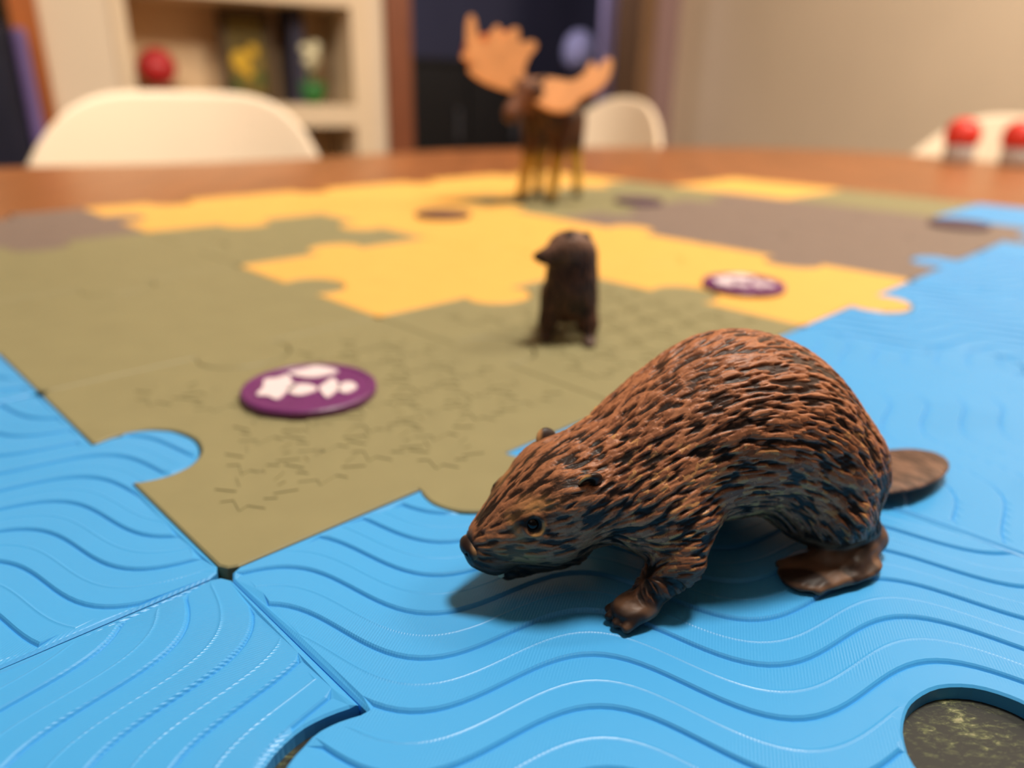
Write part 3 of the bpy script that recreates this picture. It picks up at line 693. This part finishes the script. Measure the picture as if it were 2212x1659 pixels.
# ---------------- the large beaver
BT = math.radians(23); BD = np.array([-math.cos(BT), -math.sin(BT)]); BO = np.array([.645, 1.6195])
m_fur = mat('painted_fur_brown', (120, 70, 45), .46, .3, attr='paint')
m_eye = mat('glossy_black_eye', (6, 5, 5), .12, .25); m_nose = mat('dark_nose_paint', (30, 20, 18), .4, .5)
m_ear = mat('tan_ear_paint', (178, 128, 78), .45, .4); m_tooth = mat('ivory_tooth_paint', (226, 208, 176), .3, .5)
def lerp(a, b, t): return a*(1-t[:, None])+b*t[:, None]
EX, EZ = 6.84, 2.02
def beaver():
    f = Field((-7.0, -3.2, -.15), (8.4, 3.4, 5.6), .037)
    f.loft([(-2.3, 1.6, .15, .15), (-2.1, 1.7, .8, .8), (-1.5, 1.98, 1.38, 1.5), (-.8, 2.34, 1.78, 1.92), (0, 2.7, 2.02, 2.15), (1, 2.98, 2.1, 2.1), (2, 3.02, 2.12, 2.0), (3, 2.86, 1.95, 1.8),
            (4, 2.55, 1.68, 1.55), (4.9, 2.22, 1.38, 1.32), (5.7, 2.02, 1.22, 1.22), (6.4, 1.84, 1.08, 1.12), (7.0, 1.58, .85, .88), (7.5, 1.32, .6, .58), (7.85, 1.14, .36, .36), (7.98, 1.1, .12, .12)], .1)
    for s_ in (1, -1):
        f.ell((6.25, .62*s_, 1.5), (.75, .55, .62), .25)            # cheeks
        f.ell((6.75, .62*s_, 2.05), (.42, .26, .22), .2, ry=.5)     # brow
        f.ell((7.35, .24*s_, .98), (.42, .34, .3), .15)             # whisker pads
        f.ell((5.75, .75*s_, 2.35), (.8, .5, .55), .3)
    f.cap((5.8, 0, 1.0), .72, (6.98, 0, .50), .27, .2); f.ell((7.38, 0, .86), (.36, .48, .26), .12)               # jaw
    f.cap((7.45, .35, .50), .07, (6.75, .66, .72), .05, -.06); f.cap((7.45, -.35, .50), .07, (6.75, -.66, .72), .05, -.06)
    f.cap((7.5, 0, .46), .10, (7.1, 0, .52), .08, -.06)
    # front legs
    for s_, dx in ((1, 0), (-1, -.75)):
        f.ell((3.9+dx*.4, 1.15*s_, 1.95), (1.15, .75, 1.15), .5, ry=.35)
        f.cap((3.75+dx*.5, 1.35*s_, 1.7), .78, (3.95+dx*.8, 1.75*s_, 1.05), .52, .3)
        f.cap((3.95+dx*.8, 1.75*s_, 1.05), .5, (4.72+dx, 1.85*s_, .42), .33, .15)
        f.ell((4.98+dx, 1.88*s_, .27), (.52, .42, .25), .15, rz=.1*s_)
        for q, (ty, tl) in enumerate(((-.28, .42), (-.1, .55), (.11, .53), (.29, .40))):
            f.cap((4.98+dx, (1.88+ty*.8)*s_, .24), .13, (5.08+dx+tl*.8, (1.9+ty*1.15)*s_, .12), .105, .05)
    # hind legs
    for s_, dx in ((1, 0), (-1, 1.5)):
        f.ell((-.35+dx*.3, 1.3*s_, 1.75), (1.55, .95, 1.5), .5)
        f.cap((-.2+dx, 1.75*s_, 1.25), .75, (-.95+dx, 1.7*s_, .78), .5, .3)
        f.cap((-.95+dx, 1.7*s_, .75), .46, (-1.45+dx, 1.72*s_, .38), .34, .15)
        f.cap((-1.55+dx, 1.72*s_, .36), .33, (-.3+dx, 1.98*s_, .32), .3, .15)
        f.cap((-.9+dx, 1.9*s_, .30), .36, (.1+dx, 2.1*s_, .25), .34, .15)
        f.ell((-.25+dx, 2.3*s_, .17), (.95, .5, .17), .18); f.cap((-1.45+dx, 1.85*s_, .36), .32, (-.3+dx, 2.35*s_, .24), .24, .15)
        f.ell((.45+dx, 2.1*s_, .17), (.95, .68, .16), .18, rz=.12*s_, ry=.06)
        for ty, tl in ((-.55, .5), (-.28, .66), (0, .74), (.3, .64), (.56, .4)):
            f.cap((-.2+dx, (2.05+ty*.35)*s_, .34), .12, (.55+tl+dx-.05, (2.12+ty)*s_, .11), .1, .06)
    # tail
    f.cap((-2.1, 0, 1.0), .62, (-3.0, -.15, .62), .4, .35)
    f.ell((-4.75, -.5, .40), (2.15, .98, .16), .3, rz=.16, ry=-.02)
    f.clip_floor(0)
    V, Q = f.mesh(); V = relax(V, Q, 3); V, Q = subdivide(V, Q); V = relax(V, Q, 3)
    N = vnormals(V, Q)
    x, y, z = V.T; ay = np.abs(y)
    # bare regions: feet, tail
    tail = smst(-x, 2.55, 2.95)*(z < 1.6)
    fpaw = ((x > 3.2) & (x < 6) & (ay > 1.2))*smst(-z, -.62, -.42)
    hfoot = ((x < 2.3) & (ay > .8))*smst(-z+(x+1.6)*.05, -.82, -.6)
    bare = np.clip(tail+fpaw+hfoot, 0, 1)
    eyeP = []
    for s_ in (1, -1):
        ey = f.yside(EX, EZ, s_); eyeP.append((EX, ey, EZ))
    de = np.min([np.linalg.norm(V-np.array(p), axis=1) for p in eyeP], 0)
    bare = np.maximum(bare, 1-smst(de, .14, .26))
    dn = np.linalg.norm(V-np.array([7.95, 0, 1.2]), axis=1); bare = np.maximum(bare, 1-smst(dn, .25, .42))
    # socket around the eye
    V = V-N*(.07*np.exp(-(de/.14)**2))[:, None]+N*(.035*np.exp(-((de-.20)/.05)**2))[:, None]
    head = smst(x, 4.9, 6.2)
    flow = np.zeros_like(V)
    flow[:, 0] = -1; flow[:, 2] = np.interp(x, [-2.3, -1.5, -.5, .5, 1.5, 3, 4.5, 6], [-2.2, -1.5, -.95, -.5, -.12, .3, .5, .4])
    low = smst(-z, -2.4, -1.2)*(1-head)
    flow[:, 2] -= low*.35; leg = smst(-z, -1.1, -.6)*(1-head); flow[:, 2] -= leg*2.0
    flow[:, 1] += np.sign(y)*.12*smst(ay, .2, .8); flow[:, 2] += fbm(V, 1.5, 71)*.28; flow[:, 1] += fbm(V, 1.7, 72)*.22
    # fur radiates on the face, off the nose
    rad = V-np.array([8.6, 0, 1.3]); rad /= np.linalg.norm(rad, axis=1)[:, None]; flow = flow*(1-head)[:, None]+rad*head[:, None]
    Ln = lambda P: .40-.21*smst(P[:, 0], 4.6, 6.4)+.06*smst(-P[:, 0], -3, 0)
    Wd = lambda P: .084-.042*smst(P[:, 0], 4.6, 6.2)
    Sp = lambda P: .125-.055*smst(P[:, 0], 4.6, 6.2)
    H, best, ns = fur(V, N, flow, bare, Ln, Wd, Sp, 1, 3)
    print('beaver verts', len(V), 'tufts', ns)
    Rg = streaks(V, N, flow, .0108, 20, 5)*.5+.5; H = np.where(bare > .97, 0, .70*Rg+.30*H)
    amp = .074-.034*smst(x, 5.2, 6.6)
    fine = fbm(V*np.array([1, 2.2, 2.2]), 14, 9)*.006
    V2 = V+N*((H-.45)*amp*(1-bare)+fine*(1-bare*.4))[:, None]
    # wrinkled skin of the feet, cross lines of the tail
    V2 = V2+N*((fpaw+hfoot)*fbm(V, 16, 4)*.012)[:, None]
    tl = np.clip(tail, 0, 1); V2 = V2+N*(tl*(np.sin(x*26+y*4)*np.sin(y*24-x*8)*.006))[:, None]
    # paint
    rr = np.random.default_rng(11); hue = rr.random(ns); hv = hue[np.maximum(best, 0)]
    dark = np.array(lin((24, 15, 13))); red = np.array(lin((190, 124, 86))); mid = np.array(lin((132, 80, 54))); tan = np.array(lin((222, 166, 100))); grey = np.array(lin((150, 100, 68)))
    tuft = lerp(np.tile(mid, (len(V), 1)), np.tile(red, (len(V), 1)), np.clip(hv*1.4, 0, 1))
    pat = smst(fbm(V, 1.3, 21), .1, .7)
    isT = ((hv > .83) & (z < 3.5) & (x < 5) & (x > -2.4) & (z > 1.0)).astype(float)*(.5+.5*pat)
    tuft = lerp(tuft, np.tile(tan, (len(V), 1)), isT)
    tuft = lerp(tuft, np.tile(grey, (len(V), 1)), head*(.35+.5*smst(fbm(V, 1.8, 33), -.3, .6)))
    lowd = smst(-z, -1.9, -.8)*(1-head*.2); tuft = tuft*(1-.72*lowd)[:, None]  # underside shade painted into the lower fur colour
    upper = smst(z, 3.6, 4.8)*.10
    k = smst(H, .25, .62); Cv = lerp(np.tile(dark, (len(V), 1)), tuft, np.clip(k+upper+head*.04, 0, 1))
    skin = lerp(np.tile(np.array(lin((58, 40, 32))), (len(V), 1)), np.tile(np.array(lin((122, 88, 66))), (len(V), 1)), smst(fbm(V, 9, 8), -.4, .5))
    tskin = lerp(np.tile(np.array(lin((84, 58, 46))), (len(V), 1)), np.tile(np.array(lin((126, 92, 74))), (len(V), 1)), smst(fbm(V, 12, 8)+np.sin(x*26)*.3, -.4, .6))
    Cv = lerp(Cv, skin, np.clip(fpaw+hfoot, 0, 1)); Cv = lerp(Cv, tskin, np.clip(tail, 0, 1))
    # dark and tan rings around the eyes, tan lips, black nose
    tanv = np.tile(np.array(lin((186, 136, 80))), (len(V), 1)); blk = np.tile(np.array(lin((16, 12, 12))), (len(V), 1))
    ex_, ez_ = EX, EZ; dx, dz = x-ex_, z-ez_; side = (ay > .35).astype(float)
    g2 = lambda cx, cz, rx, rz, an=0: np.exp(-(((dx-cx)*math.cos(an)+(dz-cz)*math.sin(an))/rx)**2-((-(dx-cx)*math.sin(an)+(dz-cz)*math.cos(an))/rz)**2)*side
    Cv = lerp(Cv, tanv, .7*g2(-.08, .34, .30, .09, -.5)); Cv = lerp(Cv, tanv, .5*g2(.30, -.12, .10, .30, -.3))
    Cv = lerp(Cv, blk, np.clip(1.3*g2(.10, .03, .22, .13), 0, 1)); Cv = lerp(Cv, blk, .9*g2(-.18, .19, .28, .05, -.35))
    Cv = lerp(Cv, tanv, np.clip(1.3*np.exp(-((de-.18)/.035)**2), 0, 1)*smst(-dx-dz*.9, .02, .12)); Cv = lerp(Cv, blk, 1-smst(de, .12, .16))
    muz = np.exp(-((x-7.15)/.42)**2-((z-1.32)/.2)**2)*.8; Cv = lerp(Cv, tanv, muz*(.35+.65*smst(H, .3, .7))); Cv = Cv*(1-.7*head*smst(-z, -1.45, -.85))[:, None]  # muzzle tan; shade painted into the lower face against the blue bounce
    lip = np.exp(-((z-.82+(7.2-x)*-.12)/.1)**2)*smst(x, 6.5, 6.9)*.5; Cv = lerp(Cv, blk, lip)
    Cv = lerp(Cv, blk, 1-smst(dn, .26, .40))
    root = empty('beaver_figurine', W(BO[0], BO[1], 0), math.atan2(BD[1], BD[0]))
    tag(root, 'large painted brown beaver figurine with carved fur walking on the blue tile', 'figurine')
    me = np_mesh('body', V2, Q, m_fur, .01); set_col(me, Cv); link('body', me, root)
    # eyes, ears, nose, nostrils, tooth
    for s_, p in zip((1, -1), eyeP):
        bm = bmesh.new(); bmesh.ops.create_uvsphere(bm, u_segments=24, v_segments=16, radius=.00135)
        o = bm_obj('eye', bm, m_eye, root, True); o.location = (p[0]*.01, (p[1]-.10*s_)*.01, p[2]*.01)
    for s_ in (1, -1):
        ex, ez = 5.72, 2.76
        ey = f.yside(ex, ez, s_)
        g = Field((-.5, -.5, -.5), (.5, .5, .6), .03)
        g.ell((0, 0, .08), (.25, .17, .30), .05); g.ell((.1, .12*s_, .12), (.15, .14, .2), -.05)
        Ve, Qe = g.mesh(); Ve = relax(Ve, Qe, 2); Ve, Qe = subdivide(Ve, Qe)
        Ce = lerp(np.tile(np.array(lin((50, 32, 24))), (len(Ve), 1)), np.tile(np.array(lin((200, 146, 92))), (len(Ve), 1)), smst(Ve[:, 2]*.4+Ve[:, 0]*1.1, .18, .3))
        Ce = lerp(Ce, np.tile(np.array(lin((14, 10, 10))), (len(Ve), 1)), 1-smst(np.linalg.norm(Ve-np.array([.1, .12*s_, .10]), axis=1), .12, .2))
        me = np_mesh('ear', Ve, Qe, m_fur, .01); set_col(me, Ce); o = link('ear', me, root); o.location = (ex*.01, (ey-.12*s_)*.01, ez*.01); o.rotation_euler = (-.5*s_, 0, 0); o.scale = (1.05, .7, .95)
    g = Field((-.6, -.6, -.5), (.6, .6, .5), .035)
    g.ell((0, 0, 0), (.22, .33, .2), .05); g.ell((-.05, .2, -.04), (.2, .17, .15), .08); g.ell((-.05, -.2, -.04), (.2, .17, .15), .08)
    g.ell((.1, .2, -.07), (.11, .07, .075), -.03); g.ell((.1, -.2, -.07), (.11, .07, .075), -.03)
    Vn, Qn = g.mesh(); Vn = relax(Vn, Qn, 1); Vn, Qn = subdivide(Vn, Qn)
    Cn = lerp(np.tile(np.array(lin((40, 26, 22))), (len(Vn), 1)), np.tile(np.array(lin((196, 146, 96))), (len(Vn), 1)), np.exp(-((np.abs(Vn[:, 1])-.27)/.09)**2)*smst(-Vn[:, 0], -.12, .02)*.95)
    Cn = lerp(Cn, np.tile(np.array(lin((8, 6, 6))), (len(Vn), 1)), 1-smst(np.min([np.linalg.norm(Vn-np.array([.08, .22*q, -.07]), axis=1) for q in (1, -1)], 0), .10, .14))
    me = np_mesh('nose', Vn, Qn, m_fur, .01); set_col(me, Cn); o = link('nose', me, root); o.location = (.0785, 0, .0122)
    for s_ in (1, -1):
        bm = box_bm(-.0006, .0006, -.0009, .0009, -.0022, .001); o = bevel(bm_obj('tooth', bm, m_tooth, root), .0004, 2); o.location = (.0722, .0011*s_, .0062)
    return root
beaver()

# ---------------- the small upright beaver, seen head on
def small_beaver():
    f = Field((-2.2, -1.9, -.1), (2.9, 4.6, 5.4), .08)
    # local x to the right in the photograph, y away from the camera
    f.ell((.2, 1.25, 2.6), (1.08, 1.5, 1.75), .2); f.ell((.15, .5, 2.4), (1.05, .9, 1.7), .4); f.ell((.15, .55, 3.75), (.98, .8, .85), .4)
    f.ell((-.1, .3, 4.0), (.75, .62, .58), .35); f.cap((-.1, .15, 3.95), .62, (-1.0, -.1, 3.66), .36, .2); f.cap((-1.0, -.1, 3.66), .34, (-1.36, -.15, 3.66), .2, .1)
    for sx, dy, dx in ((-.72, .2, -.12), (.9, -.35, .08)):
        f.cap((sx*.8, .55, 1.7), .58, (sx+dx*.5, .25+dy*.5, .8), .4, .35); f.cap((sx+dx*.5, .25+dy*.5, .8), .38, (sx+dx, dy, .28), .27, .2)
        f.ell((sx+dx-.02, dy-.22, .16), (.3, .45, .17), .12)
    for sx in (-.6, .85): f.cap((sx*.7, 1.9, 1.6), .7, (sx, 2.0, .5), .36, .4); f.ell((sx, 1.7, .15), (.35, .6, .16), .15)
    f.ell((.3, 3.5, .4), (.62, 1.1, .14), .2)
    f.clip_floor(0); V, Q = f.mesh(); V = relax(V, Q, 3); V, Q = subdivide(V, Q); V = relax(V, Q, 2); N = vnormals(V, Q)
    flow = np.zeros_like(V); flow[:, 2] = -1; flow[:, 0] = .2
    z = V[:, 2]; bare = smst(-z, -.55, -.35); bare = np.maximum(bare, smst(-V[:, 0], .95, 1.1)*(z > 3))
    one = lambda c: (lambda P: np.full(len(P), c))
    H, best, ns = fur(V, N, flow, bare, one(.32), one(.09), one(.13), 1, 8)
    V2 = V+N*((H-.4)*.05*(1-bare))[:, None]
    A = lambda c: np.tile(np.array(lin(c)), (len(V), 1))
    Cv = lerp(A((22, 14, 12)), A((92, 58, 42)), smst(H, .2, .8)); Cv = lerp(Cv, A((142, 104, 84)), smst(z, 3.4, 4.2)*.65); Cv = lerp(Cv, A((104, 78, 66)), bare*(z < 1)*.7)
    Cv = lerp(Cv, A((14, 11, 11)), np.clip((1-smst(np.linalg.norm(V-np.array([-1.55, -.18, 3.68]), axis=1), .12, .26)), 0, 1))
    c = G(1222, 738); root = empty('beaver_figurine', W(c[0], c[1], 0), 0.0)
    tag(root, 'small dark brown beaver figurine facing the camera on the olive tile', 'figurine')
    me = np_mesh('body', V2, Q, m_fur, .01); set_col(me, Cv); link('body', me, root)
    for x_, y_, z_ in ((-.72, -.28, 4.02), (-.42, -.24, 4.1)):
        pass
    bm = bmesh.new(); bmesh.ops.create_uvsphere(bm, u_segments=16, v_segments=10, radius=.0011); o = bm_obj('eye', bm, m_eye, root, True); o.location = (-.0062, -.0027, .0398)
    for p in ((-.0005, -.001, .0452), (.0065, .004, .0440)):
        bm = bmesh.new(); bmesh.ops.create_uvsphere(bm, u_segments=16, v_segments=10, radius=.0022); o = bm_obj('ear', bm, mat('dark_ear_paint', (58, 38, 30), .5), root, True); o.location = p; o.scale = (1, .6, 1)
small_beaver()

# ---------------- the moose
def moose():
    f = Field((-5.0, -4.5, -.1), (5.2, 9.6, 12.8), .12)
    # x right, y away from the camera; the head hangs towards the viewer and to the left
    f.ell((-.6, 1.2, 7.8), (2.5, 2.3, 2.5), .3); f.ell((.3, 4.2, 7.9), (2.1, 3.2, 2.1), .8); f.ell((-.3, .8, 9.5), (1.5, 1.6, 1.3), .8); f.ell((.7, 6.3, 7.6), (1.9, 1.5, 2.0), .6)
    f.cap((-.4, -.2, 8.7), 1.45, (-2.2, -1.6, 9.6), .95, .6); f.ell((-2.5, -2.0, 9.8), (.95, .95, .95), .4)
    f.cap((-2.6, -2.2, 9.7), .75, (-3.7, -3.0, 8.2), .58, .4); f.ell((-3.8, -3.1, 7.8), (.68, .7, .75), .25)
    f.cap((-1.6, -1.6, 8.8), .3, (-1.75, -1.7, 7.6), .15, .3)
    for x0, y0, x1, y1 in ((-1.5, .6, -2.7, .2), (.9, .5, .05, -.35), (-.6, 5.4, -1.1, 5.6), (2.1, 6.2, 2.8, 5.4)):
        f.cap((x0, y0, 7.2), 1.25, ((x0+x1)/2, (y0+y1)/2, 4.2), .7, .5); f.cap(((x0+x1)/2, (y0+y1)/2, 4.2), .62, (x1, y1, .9), .42, .2)
        f.cap((x1, y1, .9), .36, (x1-.06, y1-.2, .3), .46, .15)
    f.clip_floor(0); V, Q = f.mesh(); V = relax(V, Q, 4); N = vnormals(V, Q); z = V[:, 2]
    A = lambda c: np.tile(np.array(lin(c)), (len(V), 1)); n_ = smst(fbm(V*np.array([1, 1, .4]), 7, 3), -.5, .5)
    V = V+N*(fbm(V*np.array([1, 1, .35]), 9, 3)*.03)[:, None]
    Cv = lerp(A((44, 26, 16)), A((86, 50, 30)), n_); Cv = lerp(Cv, A((204, 158, 62)), 1-smst(z, 3.4, 5.0)); Cv = lerp(Cv, A((24, 18, 14)), 1-smst(z, .6, .9))
    hd = smst(-V[:, 0], 1.6, 2.4)*smst(z, 7.6, 8.2); Cv = lerp(Cv, A((136, 88, 62)), hd*.7)
    c = G(1190, 441); sc = .0102
    root = empty('moose_figurine', W(c[0], c[1], 0), 0); tag(root, 'brown moose figurine with broad orange antlers standing at the back', 'figurine')
    me = np_mesh('body', V, Q, m_fur, sc); set_col(me, Cv); link('body', me, root)
    m_ant = mat('orange_tan_antler', (240, 170, 112), .5, .35, noise=(60, .12), bump=(150, .3, .001))
    def palm(pts, loc, rx, rz, ry=0):
        sp = [(float(p[0])*sc, float(p[1])*sc) for p in spline(pts, 4)]
        bm = prism_bm(sp, -.35*sc, .35*sc); bmesh.ops.triangulate(bm, faces=[q for q in bm.faces if len(q.verts) > 4])
        # cup the palm a little
        o = bm_obj('antler', bm, m_ant, root); bevel(o, .002, 3)
        o.location = tuple(v*sc for v in loc); o.rotation_euler = (rx, ry, rz); return o
    # left palm (image left), standing upright and cupped, outline in x/z after the turn
    left = [(1.1, .0), (.4, -.5), (-1.4, -.1), (-3.2, .6), (-4.5, 1.6), (-4.2, 2.3), (-5.1, 2.9), (-4.6, 3.5), (-4.7, 4.6), (-4.55, 6.4), (-4.0, 6.5), (-3.6, 4.6), (-3.0, 4.2), (-2.4, 5.6), (-1.9, 5.7), (-1.6, 4.8), (-.9, 5.6), (-.3, 5.5), (-.2, 4.4), (.9, 4.5), (1.2, 3.9), (.5, 2.8), (.2, 1.4), (1.0, .6)]
    left = [(x_, z_*.84) for x_, z_ in left]
    palm(left, (-2.95, -1.7, 9.75), PI/2-.12, .12)
    right = [(-1.0, -.3), (.4, -.9), (2.2, -1.6), (3.6, -1.5), (4.6, -.5), (5.6, .0), (6.6, .9), (7.0, 2.4), (6.5, 2.8), (5.8, 2.0), (5.2, 2.5), (4.7, 1.5), (3.7, .9), (2.6, 1.0), (1.2, 1.1), (-.2, .9), (-1.0, .5)]
    palm(right, (-2.4, -1.5, 9.6), PI/2-.35, -.1)
    for x_, y_, rz in ((-3.5, -1.9, .5), (-1.5, -1.6, -.5)):
        g = lathe_bm([(0, -.9), (.25, -.5), (.38, 0), (.25, .6), (0, .95)], 14)
        o = bm_obj('ear', g, mat('moose_ear_paint', (96, 60, 40), .5), root, True); o.scale = (sc, sc*.5, sc); o.location = (x_*sc, y_*sc, 10.2*sc); o.rotation_euler = (0, rz*1.8*-1, 0)
    bm = bmesh.new(); bmesh.ops.create_uvsphere(bm, u_segments=12, v_segments=8, radius=.0018); o = bm_obj('eye', bm, m_eye, root, True); o.location = (-2.5*sc, -2.93*sc, 9.8*sc)
moose()
